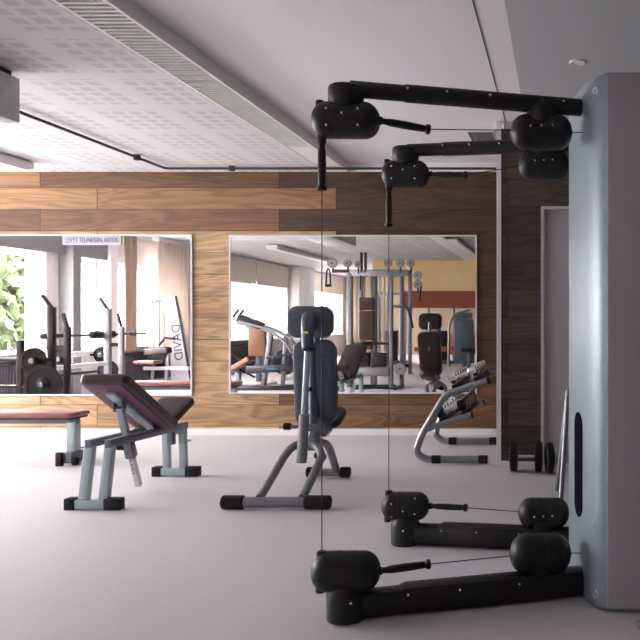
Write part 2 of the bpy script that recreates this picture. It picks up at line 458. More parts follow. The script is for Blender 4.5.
# conduit
c = thing('ceiling_conduit', (-3.88, 7.9, CH-.03), 'thin black pipe along the white ceiling, turning right above the wood wall', 'pipe')
MB().tube([(-3.885, 4.6, CH-.028), (-3.885, 7.88, CH-.028), (-.52, 7.88, CH-.028)], .012, bend=.05).done('pipe', 'darkgap', c)
b = MB()
for p in ((-3.885, 5.55, CH-.03), (-3.885, 7.35, CH-.03), (-3.23, 7.88, CH-.03), (-1.6, 7.88, CH-.03)): b.box(p, (.05, .05, .056), bev=.006)
for i, p in enumerate(((-3.885, 5.55), (-3.885, 7.35), (-3.23, 7.88))): MB().box((p[0], p[1], CH-.028), (.05, .05, .052), bev=.006).done('clip', 'darkgap', c)
b.bm.free()
# hanging box and light fixtures
c = thing('ceiling_unit', (-3.55, 4.2, 2.39), 'pale grey box unit hung from the ceiling at the left edge', 'ceiling unit')
MB().span((-3.8, 3.3, 2.39), (-3.335, 4.94, 2.665), bev=.004).done('housing', pm('unit_grey', (.52, .54, .54), .5), c)
MB().span((-3.77, 3.33, 2.665), (-3.36, 4.90, CH)).done('mount', 'darkgap', c)
def fixture(x, y0, y1, label, w=.24, mat='whitemetal', z=CH):
    c = thing('light_fixture', (x, (y0+y1)/2, z-.09), label, 'ceiling light', 'long box lights under the ceiling')
    MB().span((x-w/2, y0, z-.075), (x+w/2, y1, z-.012), bev=.006).done('housing', mat, c)
    MB().span((x-w/2+.02, y0+.03, z-.092), (x+w/2-.02, y1-.03, z-.075), bev=.006).done('diffuser', 'white', c)
    MB().span((x-w/4, y0+.1, z-.012), (x+w/4, y1-.1, z)).done('mount', 'darkgap', c)
    return c
fixture(-5.17, 6.2, 7.68, 'long box light under the ceiling by the top left corner of the wood wall')
fixture(-5.75, -3.7, .45, 'long box light reflected at the top left of the centre mirror')
fixture(-2.05, -3.8, 1.3, 'long dark box light reflected at the top right of the centre mirror', z=CH2, mat='greypanel')
# ceiling vent and detector
c = thing('ceiling_vent', (-.68, 7.0, CH2-.02), 'small square perforated vent in the ceiling between the machine arms and wood wall', 'vent')
MB().span((-.80, 6.80, CH2-.012), (-.56, 7.22, CH2)).done('vent_frame', 'white', c)
b = MB()
for i in range(9):
    b.span((-.785+i*.0245, 6.815, CH2-.018), (-.785+i*.0245+.014, 7.205, CH2-.010))
for i in range(14):
    b.span((-.785, 6.815+i*.029, CH2-.016), (-.575, 6.815+i*.029+.008, CH2-.011))
b.done('vent_grille', 'greypanel', c)
o = MB().lathe((.11, 5.0, CH2-.002), (0, 0, -1), [(0, .055), (.005, .055), (.009, .050), (.009, .042), (.004, .038)], 28).done('smoke_detector', 'white')
tag(o, 'small round white fitting on the ceiling above the machine column', 'ceiling fitting')

# ============================================================ MIRRORS
def mirror(x0, x1, z0, z1, label):
    c = thing('wall_mirror', ((x0+x1)/2, YF-.02, z0), label, 'mirror', 'large mirrors on the wood wall')
    MB().span((x0+.012, YF-.016, z0+.012), (x1-.012, YF-.001, z1-.012)).done('mirror_glass', 'mirror', c)
    f = .014
    b = MB(); yy = (YF-.024, YF-.001)
    b.span((x0, yy[0], z0), (x0+f, yy[1], z1)).span((x1-f, yy[0], z0), (x1, yy[1], z1)).span((x0+f, yy[0], z0), (x1-f, yy[1], z0+f)).span((x0+f, yy[0], z1-f), (x1-f, yy[1], z1))
    b.done('mirror_frame', 'whitemetal', c); return c
mirror(-6.30, -3.768, .405, 2.057, 'large white framed wall mirror at the left, reflecting barbells and curtains')
mirror(-3.388, -.852, .425, 2.050, 'large white framed wall mirror behind the upright bench, reflecting the multi gym')
c = thing('paper_sign', (-4.79, YF-.03, 1.945), 'white paper strip with printed words at the top edge of left mirror', 'sign')
MB().span((-5.09, YF-.0275, 1.948), (-4.49, YF-.0255, 2.045)).done('paper', 'paper', c)
text_mesh('lettering', 'LEVYT TELINEISIIN, KIITOS', .074, Matrix.Translation((-4.79, YF-.0285, 1.995)) @ Matrix.Rotation(math.pi/2, 4, 'X') @ Matrix.Diagonal((.62, 1, 1, 1)), 'ink', c)

# ============================================================ CABLE MACHINE (foreground)
K = thing('cable_training_machine', (.1, 3.74, 0), 'tall satin silver cable machine column with four long black swivel arms', 'gym machine')
half = [(.19, 3.205), (.155, 3.232), (.120, 3.30), (.092, 3.40), (.068, 3.50), (.048, 3.62), (.040, 3.745)]
outl = half + [(x, 2*3.745-y) for x, y in reversed(half[:-1])]
outl = [(x+.006*0, y) for x, y in outl]
def smooth_poly(p, it=2, closed=True):
    for _ in range(it):
        q = []
        for i in range(len(p)):
            if i == len(p)-1 and not closed: break
            a, c2 = p[i], p[(i+1) % len(p)]
            q += [(a[0]*.75+c2[0]*.25, a[1]*.75+c2[1]*.25), (a[0]*.25+c2[0]*.75, a[1]*.25+c2[1]*.75)]
        p = q if closed else [p[0]]+q+[p[-1]]
    return p
front = smooth_poly(outl, 2, False)
poly = [(.58, 3.21)] + front + [(.58, 4.28)]
b = MB()
rings = []
def inset(p, k):
    cx, cy = .31, 3.745
    return [(cx+(x-cx)*(1-k/.28), cy+(y-cy)*(1-k/.53)) for x, y in p]
for k, z in ((.012, .006), (.003, .012), (0, .022), (0, 2.150), (.003, 2.163), (.012, 2.170)):
    rings.append([b.bm.verts.new((x, y, z)) for x, y in inset(poly, k)])
b.skin(rings)
shell = b.done('column_shell', 'shell', K, sharp=50)
MB().span((.190, 3.199, .022), (.584, 3.2065, 2.158), bev=.003).done('side_shade_slab', pm('side_shade_grey', (.40, .375, .41), .6, .1, var=.08, scale=250), K)  # added slab, its purple-grey colour stands in for shade on the column side
MB().span((.14, 3.30, 0), (.50, 4.20, .03), bev=.004).done('column_base', 'black', K)
# oval slot in the front face
def capsule_plate(mb, c, w, h, t, dirn):
    d, u, v = frame_of(dirn)
    vs1, vs2 = [], []
    for k in range(24):
        a = 2*math.pi*k/24
        x = math.cos(a)*w/2; z = math.sin(a)*w/2+(h/2-w/2)*(1 if math.sin(a) >= 0 else -1)
        vs1.append(mb.bm.verts.new(V(c)+u*x+V((0, 0, 1))*z-d*t)); vs2.append(mb.bm.verts.new(V(c)+u*x+V((0, 0, 1))*z+d*t))
    mb.skin([vs1, vs2])
b = MB(); capsule_plate(b, (.0815, 3.45, .552), .125, .45, .005, (-.97, -.22, 0)); b.done('slot', pm('slot_black', (.004, .004, .005), 1, spec=.05), shell)
for z in (2.103, .062):
    MB().lathe((.147, 3.247, z), (-.72, -.70, 0), [(-.01, .018), (.004, .018), (.007, .014), (.007, .008), (.002, .006)], 16).done('bolt', 'screw', shell)

def screws(pts, d, parent):
    for p in pts:
        MB().lathe(V(p)-V(d).normalized()*.004, d, [(0, .0056), (.005, .0056), (.0075, .0035)], 10).done('screw', 'screw', parent)
def housing(c, ax, L, R, name_parent, nub=None):
    ax = V(ax).normalized(); c = V(c)
    prof = []
    hl = L/2
    for i in range(-20, 21):
        q = i/20; x = q*hl
        e = hl-R*.86
        k = max(0, abs(x)-e)/(hl-e)
        rr = R*(1-min(k, .9995)**2.05)**(1/2.05)
        prof.append((x+hl, max(rr, .006)))
    b = MB(); b.lathe(c-ax*hl, ax, prof, 28)
    h = b.done('pulley_housing', 'black', name_parent)
    b = MB()
    for x in (-.030, .030):
        b.tube([c+ax*x+(frame_of(ax)[1]*math.cos(a)+frame_of(ax)[2]*math.sin(a))*(R+.0002) for a in [2*math.pi*k/28 for k in range(28)]], .0016, n=6, closed=True)
    b.done('seam', 'seam', h)
    sd = V((0, -1, 0))
    sd = (sd-ax*sd.dot(ax)).normalized()
    return h, sd
def handle(p0, d, L, parent):
    d = V(d).normalized()
    prof = [(0, .016), (.012, .017), (.018, .012), (.03, .012), (.045, .015), (L*.5, .0165), (L-.035, .0145), (L-.022, .013), (L-.016, .020), (L-.003, .020), (L, .016)]
    return MB().lathe(p0, d, prof, 16).done('handle', 'black', parent)
def wire(pts, parent, r=.0022):
    return MB().tube(pts, r, n=6).done('cable', 'seam', parent)

arms = [((.10, 3.425), (-.840, 3.14)), ((.06, 4.065), (-.812, 4.205))]
for i, (A, T) in enumerate(arms):
    A2, T2 = V((*A, 0)), V((*T, 0)); D = (T2-A2); D.normalize()       # from column to tip
    side = V((0, -1, 0)); side = (side-D*side.dot(D)).normalized()
    def at(k, z): 
        p = A2.lerp(T2, k); return V((p.x, p.y, z))
    # ---------------- upper arm
    zu = 2.082 if i == 0 else 2.066
    b = MB(); L = (T2-A2).length
    b.tube([at(.60, zu), at(.985, zu)], .0330, n=20)
    arm = b.done('arm', 'black', K)
    MB().lathe(at(-.03, zu), D, [(0, .039), (.035, .039), (.04, .0365), (L*.80-.006, .0362), (L*.80, .034)], 24).done('sleeve', 'black', arm)
    screws([at(k, zu)+side*.0345+V((0, 0, .012)) for k in (.10, .42, .60, .76)], side, arm)
    prof = [(0, .040), (.003, .056), (.009, .065), (.018, .0685), (.062, .0685), (.085, .058), (.110, .050)]
    t = at(1, zu+(.014 if i == 0 else .020)); MB().lathe(t, (0, 0, -1), prof, 28).done('knuckle', 'black', arm)
    hx = -D if False else V((-1, 0, 0))*1.0
    ax = (V((1, 0, 0))*.92+(-D)*.08).normalized()
    c = at(1, 1.957 if i == 0 else 1.941)
    h, sd = housing(c, ax, .266 if i == 0 else .252, .072, arm)
    screws([c+ax*x+sd*r_+V((0, 0, z)) for x, z, r_ in ((-.060, .030, .066), (.0, .012, .071), (.060, .030, .066), (-.060, -.032, .064), (.060, -.032, .064))], sd, h)
    # top nub and downward handle on the outer end
    e = c-ax*(.094 if i == 0 else .088)
    MB().cyl(e+V((-.008, 0, .04)), e+V((-.008, 0, .078)), .016, bev=.003).done('nub', 'black', h)
    MB().cyl(e+V((0, 0, -.03)), e+V((0, 0, -.078)), .020, .018, bev=.003).done('outlet', 'black', h)
    handle(e+V((0, 0, -.076)), (0, 0, -1), .200, K)
    ztop = e.z-.27
    # inward handle
    e2 = c+ax*.130; dh = (-D*1.0+V((0, 0, -.11 if i == 0 else -.05)))
    tgt = at(.17 if i == 0 else .17, 1.965)
    handle(e2-dh.normalized()*.004, dh, .205, K)
    c2 = at(.175, 1.966)+V((-.014 if i == 0 else .012, 0, 0))
    wire([e2+dh.normalized()*.19, c2+D*.12], K)
    h2, sd2 = housing(c2, ax, .262, .0745, arm)
    screws([c2+ax*x+sd2*.0715+V((0, 0, z)) for x, z in ((-.045, .010), (.0, .012), (.045, .014))], sd2, h2)
    MB().lathe(c2+V((0, 0, .035)), (0, 0, 1), [(0, .070), (.03, .069), (.06, .062), (.085, .048), (.105, .034), (.112, .01)], 24).done('swivel_neck', 'black', h2)
    wire([c2+ax*.12, c2+ax*.12+V((.055, 0, 0))], K)
    # ---------------- lower arm
    b = MB()
    b.bar(at(.55, .056), at(.99, .056), .092, .106, bev=.028)
    arm = b.done('arm', 'black', K)
    MB().bar(at(-.03, .061), at(.80, .061), .105, .118, bev=.034).done('sleeve', 'black', arm)
    MB().lathe(at(-.03, .064), D, [(0, .030), (.005, .063), (.02, .063), (.025, .055)], 24).done('collar', 'black', arm)
    screws([at(k, .088)+side*.0525 for k in (.30, .55, .76)]+[at(.985, .085)+side*.073], side, arm)
    prof = [(0, .070), (.006, .075), (.105, .075), (.115, .072), (.16, .055)]
    MB().lathe(at(1, .001), (0, 0, 1), prof, 28).done('knuckle', 'black', arm)
    c = at(1, .188 if i == 0 else .198)
    h, sd = housing(c, ax, .270 if i == 0 else .252, .079 if i == 0 else .074, arm)
    screws([c+ax*x+sd*r_+V((0, 0, z)) for x, z, r_ in ((-.060, .024, .068), (.0, -.012, .071), (.060, .050, .054), (.060, -.026, .067), (-.060, -.042, .058))], sd, h)
    e = c-ax*(.094 if i == 0 else .088)
    MB().cyl(e+V((0, 0, .04)), e+V((0, 0, .080)), .020, bev=.003).done('outlet', 'black', h)
    MB().cyl(e+V((-.006, 0, -.04)), e+V((-.006, 0, -.084)), .018, bev=.003).done('nub', 'black', h)
    wire([V((e.x, e.y, ztop)), V((e.x, e.y, .27))], K)
    e2 = c+ax*.130; dh = -D+V((0, 0, .05 if i == 0 else -.01))
    handle(e2-dh.normalized()*.004, dh, .205, K)
    c2 = at(.175, .190)+V((-.018 if i == 0 else .010, 0, 0))
    wire([e2+dh.normalized()*.19, c2+D*.12+V((0, 0, .0))], K)
    h2, sd2 = housing(c2, ax, .262, .083 if i == 0 else .076, arm)
    screws([c2+ax*x+sd2*.0745+V((0, 0, z)) for x, z in ((-.045, -.004), (.0, -.002), (.045, .0))], sd2, h2)
    MB().lathe(c2+V((0, 0, -.09)), (0, 0, 1), [(0, .050), (.03, .070), (.06, .075)], 24).done('swivel_neck', 'black', h2)
    wire([c2+ax*.12, c2+ax*.12+V((.055, 0, 0))], K)
# pale foot at the lower right corner
MB().bar((.30, 3.03, .015), (.62, 3.16, .015), .05, .03).done('foot_bar', 'frame2', K)

# ============================================================ STEEL STAND behind the column
c = thing('leaning_steel_frame', (.02, 5.2, 0), 'narrow bright steel A-shaped frame half hidden behind the machine column', 'frame')
MB().tube([(-.022, 5.45, .012), (.055, 5.42, .70)], .016).done('leg', 'frame2', c)
MB().tube([(.005, 5.16, .012), (.055, 5.40, .70)], .016).done('leg', 'frame2', c)
MB().tube([(.055, 5.39, .70), (.25, 5.39, .70), (.30, 5.39, .012)], .016, bend=.05).done('rear_leg', 'frame2', c)

# ============================================================ DUMBBELL RACK
R_ = thing('dumbbell_rack', (-.86, 7.0, 0), 'silver grey tubular rack of curved side frames holding chrome dumbbells', 'rack')
def rack_side(y):
    p = [(-.60, y, .042), (-1.10, y, .042), (-1.175, y, .10), (-1.13, y, .24), (-.93, y, .575), (-.80, y, .61), (-.585, y, .685)]
    MB().tube(p, .029, bend=.12, n=14).done('side_frame', 'frame2', R_)
    MB().tube([(-1.09, y, .29), (-.72, y, .405)], .026, n=14).done('shelf_arm', 'frame2', R_)
    for x in (-1.0, -.62): MB().cyl((x-.045, y, .042), (x+.03, y, .042), .034, bev=.004).done('foot_cap', 'rubber', R_)
    MB().cyl((-.592, y, .683), (-.575, y, .689), .030).done('end_cap', 'rubber', R_)
    MB().cyl((-.722, y, .404), (-.71, y, .408), .027).done('end_cap', 'rubber', R_)
rack_side(6.52); rack_side(7.52)
U = V((.225, 0, .078)).normalized()    # slope direction of the trays
for zc, xc in ((.655, -.78), (.375, -.88)):
    for o_ in (-.09, .10):
        p = V((xc, 0, zc))+U*o_
        MB().bar((p.x, 6.52, p.z+.0), (p.x, 7.52, p.z+.0), .03, .05, up=(-U.z, 0, U.x)).done('tray_rail', 'darksteel', R_)
def dumbbell(c, u, L, R, mat, label, group, rh=.014, name='dumbbell', hw=.06, hname='head'):
    u = V(u).normalized(); c = V(c)
    t = thing(name, (c.x, c.y, c.z-R), label, 'dumbbell', group)
    MB().cyl(c-u*(L/2-hw/2), c+u*(L/2-hw/2), rh, n=12).done('grip', 'steel', t)
    for s_ in (-1, 1):
        p = c+u*s_*(L/2-hw)
        MB().lathe(p, u*s_, [(0, R*.8), (.008, R), (hw-.008, R), (hw-.002, R*.82), (hw, R*.55)], 20).done(hname, mat, t)
    return t
names = ['nearest', 'second', 'third', 'fourth', 'fifth', 'sixth']
for k in range(6):
    y = 6.60+k*.165
    p = V((-.775, y, .657))+V((-U.z, 0, U.x))*.072
    dumbbell(p, U, .25, .042+.001*k, 'chrome', 'chrome dumbbell on the top tray of the rack, %s from the viewer' % names[k], 'chrome dumbbells on the rack', hw=.075)
for k in range(6):
    y = 6.60+k*.165
    p = V((-.875, y, .377))+V((-U.z, 0, U.x))*.072
    dumbbell(p, U, .25, .046, 'darksteel' if k == 0 else 'chrome', 'dumbbell on the lower tray of the rack, %s from the viewer' % names[k], 'dumbbells on the lower tray', hw=.065)
# floor dumbbells by the dark wall
dumbbell((-.262, 6.22, .118), (1, 0, 0), .255, .116, 'rubber', 'big black dumbbell on the floor before the dark plank wall, left of two', 'black dumbbells on the floor', hw=.06)
dumbbell((.015, 6.17, .118), (1, .15, 0), .255, .116, 'rubber', 'big black dumbbell on the floor beside the machine column, partly hidden', 'black dumbbells on the floor', hw=.06)

# ============================================================ UPRIGHT EXERCISE BENCH (centre)
S = thing('upright_bench', (-1.74, 5.4, 0), 'upright padded bench with blue grey back and front lever on silver tube frame', 'exercise bench')
MB().cyl((-2.05, 4.97, .044), (-1.46, 4.97, .044), .034).done('front_foot', 'frame2', S)
for a, c in ((-2.10, -1.96), (-1.585, -1.425)):
    MB().cyl((a, 4.97, .044), (c, 4.97, .044), .043, bev=.008).done('foot_cap', 'rubber', S)
MB().tube([(-1.865, 4.97, .07), (-1.845, 5.36, .27), (-1.80, 5.44, .335), (-1.66, 5.44, .335), (-1.59, 5.36, .27), (-1.60, 4.97, .07)], .027, bend=.10, n=14).done('leg_loop', 'frame2', S)
MB().cyl((-1.85, 5.97, .04), (-1.61, 5.97, .04), .030).done('rear_foot', 'frame2', S)
for a, c in ((-1.89, -1.82), (-1.64, -1.565)):
    MB().cyl((a, 5.97, .042), (c, 5.97, .042), .040, bev=.008).done('foot_cap', 'rubber', S)
MB().tube([(-1.70, 5.46, .335), (-1.67, 5.75, .30), (-1.67, 5.97, .06)], .028, bend=.12).done('rear_leg', 'frame2', S)
MB().bar((-1.71, 5.50, .30), (-1.71, 5.70, .46), .06, .07).done('hinge_post', 'frame', S)
b = MB(); b.prism([(-.10, .42), (.02, .50), (.09, .40), (.06, .36), (-.04, .40)], -.05, .05, basis((-1.70, 5.62, 0), (1, 0, 0), (0, 0, 1), (0, -1, 0)))
b.done('bracket', 'frame', S)
MB().tube([(-1.72, 5.58, .46), (-1.74, 5.74, .80), (-1.74, 5.70, 1.15)], .024).done('back_post', 'frame', S)
# back pads: shell towards us, leather towards the mirror
def pad_pair(c, w, h, taper, lean, r, name):
    Mx = Matrix.Translation(V(c)) @ Matrix.Rotation(math.radians(-3.5 if lean else 0), 4, 'Y') @ Matrix.Rotation(math.radians(90+lean), 4, 'X')
    o = MB().pad(Mx, w, h, .05, r=r, soft=.016, taper=taper).done(name, 'bluegrey', S)
    Mx2 = Mx @ Matrix.Translation((0, 0, -.042))
    MB().pad(Mx2 @ Matrix.Rotation(math.pi, 4, 'Y'), w*.97, h*.97, .05, r=r, soft=.016, taper=taper).done('leather_face', 'padbrown', o)
    b = MB()
    return o
hp = pad_pair((-1.748, 5.60, 1.163), .315, .225, 1.0, 0, .07, 'headrest')
bp_ = pad_pair((-1.738, 5.68, .735), .305, .60, .96, -7, .07, 'backrest')
for x, z in ((-1.84, 1.165), (-1.655, 1.165)): MB().lathe((x, 5.576, z), (0, -1, 0), [(0, .007), (.005, .006)], 10).done('screw', 'seam', hp)
for x, z in ((-1.83, .92), (-1.65, .92)): MB().lathe((x, 5.633, z), (0, -1, 0), [(0, .007), (.008, .006)], 10).done('screw', 'seam', bp_)
Mx = Matrix.Translation((-1.715, 5.93, .455)) @ Matrix.Rotation(math.radians(18), 4, 'X')
MB().pad(Mx, .22, .30, .07, r=.08, soft=.02).done('seat', 'maroon', S)
MB().bar((-1.70, 5.72, .42), (-1.70, 6.02, .45), .06, .04).done('seat_bar', 'frame', S)
# lever arm
MB().tube([(-1.735, 5.58, 1.12), (-1.725, 5.51, 1.195), (-1.705, 5.40, 1.20), (-1.688, 5.34, 1.12), (-1.682, 5.335, .985)], .039, bend=.09, n=18).done('lever_hood', 'bluegrey', S)
lv = MB().cyl((-1.682, 5.335, .99), (-1.702, 5.32, .55), .0205, n=16).done('lever_tube', 'light_frame', S)
MB().cyl((-1.682, 5.335, .995), (-1.682, 5.335, .970), .040, bev=.004).done('lever_collar', 'rubber', S)
MB().cyl((-1.700, 5.32, .545), (-1.712, 5.30, .23), .034, bev=.004, n=20).done('lever_sleeve', 'frame2', S)
MB().tube([(-1.735, 5.60, 1.0), (-1.72, 5.56, .74), (-1.70, 5.50, .46)], .027).done('strut', 'bluegrey', S)
MB().box((-1.738, 5.535, .70), (.05, .05, .03), bev=.006).done('strut_clamp', 'rubber', S)
MB().span((-1.702, 5.296, 1.085), (-1.668, 5.302, 1.102)).done('sticker', 'yellow', S)
MB().cyl((-1.86, 5.50, .445), (-1.76, 5.50, .44), .010).done('adjust_pin', 'frame2', S)
MB().cyl((-1.90, 5.50, .445), (-1.85, 5.50, .445), .024, bev=.005).done('adjust_knob', 'rubber', S)
MB().cyl((-1.66, 5.45, .26), (-1.60, 5.42, .24), .028, bev=.004).done('tilt_knob', 'rubber', S)

# ============================================================ ADJUSTABLE BENCH (left centre)
_mark = 1
A_ = thing('adjustable_bench', (-2.945, 5.6, 0), 'adjustable incline bench with raised maroon back pad on pale steel legs', 'exercise bench')
XA = -2.945
def foot(x0, x1, y, parent, name, h=.062):
    MB().span((x0, y-.03, .006), (x1, y+.03, h), bev=.004).done(name, 'light_frame', parent)
foot(-3.10, -2.80, 5.08, A_, 'front_foot'); foot(-3.09, -2.83, 6.15, A_, 'rear_foot')
for a, c, y in ((-3.12, -3.055, 5.08), (-2.875, -2.775, 5.08), (-3.125, -3.055, 6.15), (-2.875, -2.775, 6.15)):
    MB().span((a, y-.036, 0), (c, y+.036, .072), bev=.007).done('foot_cap', 'rubber', A_)
for x in (-3.01, -2.885):
    MB().bar((x, 5.08, .06), (x, 5.145, .385), .055, .05).done('front_upright', 'light_frame', A_)
    MB().bar((x, 5.115, .40), (x, 6.16, .385), .042, .05).done('rail', 'frame', A_)
    MB().bar((x-.01, 6.15, .06), (x, 6.11, .37), .05, .045).done('rear_upright', 'light_frame', A_)
MB().bar((-3.01, 6.10, .345), (-2.885, 6.10, .345), .04, .04).done('cross_bar', 'light_frame', A_)
MB().box((-2.95, 6.07, .30), (.045, .05, .10), bev=.004).done('seat_bracket', 'frame', A_)
MB().cyl((-2.885, 6.13, .27), (-2.83, 6.13, .27), .008).done('seat_pin', 'steel', A_)
# back pad from low hinge (5.80, .42) up to (5.13, .81)
p0, p1 = V((XA+.01, 5.84, .422)), V((XA+.01, 5.15, .812))
d = (p1-p0).normalized(); nrm = V((1, 0, 0)).cross(d).normalized()   # underside normal
if nrm.z > 0: up_ = nrm
else: up_ = -nrm
mid = (p0+p1)/2+up_*.0
Mx = basis(mid, (1, 0, 0), d, V((1, 0, 0)).cross(d))
Lp = (p1-p0).length
bk = MB().pad(Mx, .305, Lp, .072, r=.035, soft=.018).done('back_pad', 'maroon', A_)
MB().pad(Mx @ Matrix.Translation((0, 0, -.036 if (V((1, 0, 0)).cross(d)).z > 0 else .036)), .235, Lp*.94, .012, r=.02, soft=.003).done('underside_board', 'under', bk)
q0 = p0-up_*.052+d*.02; q1 = p0-up_*.052+d*(Lp-.12)
MB().bar(q0, q1, .06, .025, up=up_).done('back_plate', 'light_frame', A_)
hinge = q0.lerp(q1, .80)
for x in (-.028, .028): MB().box(hinge+V((x, 0, -.03)), (.008, .05, .075), bev=.002).done('hinge_cheek', 'frame', A_)
st0 = hinge+V((0, 0, -.04)); st1 = V((XA, 5.60, .04))
sd_ = (st1-st0)
MB().bar(st0, st0+sd_*.45, .042, .042).done('strut_sleeve', 'light_frame', A_)
MB().bar(st0+sd_*.40, st0+sd_*.62, .058, .058).done('strut_clamp', 'frame', A_)
inner = MB().bar(st0+sd_*.60, st1, .034, .040).done('strut_bar', 'whitemetal', A_)
for k in range(4):
    c = st0+sd_*(.66+k*.055)
    MB().cyl(c+V((0, -.0215, 0)), c+V((0, -.0235, 0)), .006, n=10).done('hole', 'seam', inner)
MB().cyl(st0+sd_*.42+V((-.05, -.02, 0)), st0+sd_*.42+V((.05, -.02, 0)), .010).done('strut_pin', 'rubber', A_)
MB().cyl(st0+sd_*.48+V((-.075, -.01, 0)), st0+sd_*.48+V((-.02, -.01, 0)), .027, bev=.006).done('strut_knob', 'rubber', A_)
s0, s1 = V((XA+.01, 5.86, .435)), V((XA+.015, 6.13, .575))
ds = (s1-s0).normalized()
MB().pad(basis((s0+s1)/2, (1, 0, 0), ds, V((1, 0, 0)).cross(ds)), .27, (s1-s0).length+.02, .065, r=.045, soft=.018, taper=.75).done('seat_pad', 'maroon', A_)
MB().bar(s0+V((0, .05, -.04)), s1+V((0, -.05, -.05)), .06, .02).done('seat_plate', 'light_frame', A_)

A_.location += V((.055, -.11, 0))
# ============================================================ FLAT BENCH (left edge)
F = thing('flat_bench', (-4.6, 6.58, 0), 'flat red brown padded bench on grey blue legs at the left edge', 'exercise bench')
YC = 6.58
MB().pad(basis((-4.70, YC, .407), (1, 0, 0), (0, 1, 0), (0, 0, 1)), 1.54, .29, .050, r=.05, soft=.020).done('pad', 'maroon_red', F)
MB().pad(basis((-4.69, YC, .378), (1, 0, 0), (0, 1, 0), (0, 0, 1)), 1.50, .26, .012, r=.04, soft=.004).done('pad_board', 'padbrown', F)
MB().bar((-5.34, YC, .350), (-3.96, YC, .350), .06, .045).done('rail', 'frame', F)
for x in (-4.0, -5.28):
    MB().bar((x, YC, .34), (x, YC, .10), .07, .085).done('leg', 'light_frame', F)
    MB().span((x-.035, YC-.12, .02), (x+.055, YC+.14, .105), bev=.004).done('foot_beam', 'frame', F)
    for y in (YC-.13, YC+.15): MB().span((x-.06, y-.02, 0), (x-.01, y+.02, .11), bev=.006).done('foot_cap', 'rubber', F)
    for y in (YC-.10, YC+.10): MB().cyl((x+.057, y, .034), (x+.09, y, .034), .034, n=20, bev=.004).done('wheel', 'rubber', F)

# ============================================================ OBJECTS SEEN IN THE MIRRORS
# barbell stand by the windows
B = thing('barbell_stand', (-5.9, 5.9, 0), 'tall dark barbell stand with angled hooks reflected in the left mirror', 'rack')
for y, m1 in ((7.10, 'darksteel'), (5.95, 'frame2')):
    x = -5.90
    MB().bar((x, y, .0), (x, y, 1.33), .075, .06).done('upright', m1, B)
    MB().bar((x+.015, y, 1.30), (x-.11, y, 1.47), .04, .035).done('hook', 'darksteel', B)
    MB().bar((x+.18, y, .0), (x+.18, y, 1.10), .06, .05).done('rear_upright', m1, B)
    MB().bar((x+.18, y, 1.08), (x+.13, y, 1.26), .035, .03).done('rear_hook', 'darksteel', B)
    MB().bar((x-.05, y, .86), (x+.2, y, .86), .04, .05).done('bracket', 'darksteel', B)
    MB().bar((x-.3, y, .03), (x+.45, y, .03), .06, .06).done('foot_beam', 'darksteel', B)
MB().bar((-5.90, 5.95, .62), (-5.90, 7.1, .62), .05, .05).done('cross_bar', 'whitemetal', B)
bb = thing('barbell', (-5.9, 5.9, .96), 'long barbell without plates resting across the dark stand in left mirror', 'barbell')
bx = -5.995
MB().cyl((bx, 4.85, .99), (bx, 7.05, .99), .016, n=12).done('bar', 'darksteel', bb)
MB().cyl((bx, 5.65, .99), (bx, 6.15, .99), .050, bev=.01).done('foam_sleeve', 'rubber', bb)
MB().cyl((bx, 6.72, .99), (bx, 7.12, .99), .034, bev=.004).done('end_sleeve', 'darksteel', bb)
MB().cyl((bx, 4.83, .99), (bx, 5.15, .99), .025, bev=.003).done('end_sleeve', 'steel', bb)
MB().cyl((bx, 5.15, .99), (bx, 5.19, .99), .045, bev=.003).done('collar', 'darksteel', bb)
def plate(x, y, z, R, label):
    t = thing('weight_plate', (x, y, z-R), label, 'weight plate', 'black plates in the left mirror')
    MB().lathe((x, y-.025, z), (0, 1, 0), [(0, R*.97), (.004, R), (.018, R), (.020, R*.86), (.012, R*.82), (.012, R*.36), (.03, R*.32), (.04, R*.2)], 36).done('disc', 'iron', t)
    MB().lathe((x, y+.012, z), (0, 1, 0), [(0, .030), (.03, .028), (.032, .018), (.02, .016)], 18).done('hub_ring', 'frame2', t)
pr = thing('plate_rack', (-6.0, 7.3, 0), 'dark peg rack holding two big black plates at left of left mirror', 'rack')
MB().bar((-6.15, 7.27, .0), (-6.15, 7.27, .95), .06, .06).done('post', 'darksteel', pr)
MB().bar((-6.55, 7.27, .03), (-5.7, 7.27, .03), .06, .06).done('base', 'darksteel', pr)
MB().bar((-6.5, 7.27, .42), (-5.75, 7.27, .42), .05, .04).done('arm', 'darksteel', pr)
MB().bar((-6.4, 7.27, .73), (-5.8, 7.27, .73), .05, .04).done('arm', 'darksteel', pr)
plate(-5.955, 7.35, .72, .150, 'medium black plate above the largest one, left side of left mirror')
plate(-5.80, 7.42, .46, .215, 'largest black weight plate low in the left mirror')
pq = thing('plate_rail', (-6.45, 5.4, 0), 'white horizontal rail on posts carrying small plates in the left mirror', 'rack')
MB().bar((-6.56, 4.75, .72), (-6.56, 6.14, .72), .05, .07).done('rail', 'whitemetal', pq)
for y in (4.85, 6.0): MB().bar((-6.56, y, 0), (-6.56, y, .70), .05, .05).done('post', 'whitemetal', pq)
MB().bar((-6.56, 4.75, .46), (-6.56, 6.14, .46), .04, .04).done('lower_rail', 'darksteel', pq)
for px_, py_, pz_ in ((-6.40, 6.125, .68), (-6.36, 5.255, .70), (-6.36, 5.105, .47)): MB().bar((-6.56, py_, pz_), (px_, py_, pz_), .03, .03).done('peg', 'darksteel', pq)
plate(-6.40, 6.17, .68, .125, 'small black plate between the two uprights in the left mirror')
plate(-6.36, 5.30, .70, .115, 'small black plate below the barbell middle in the left mirror')
plate(-6.36, 5.15, .47, .150, 'black plate low beside the pale upright in the left mirror')
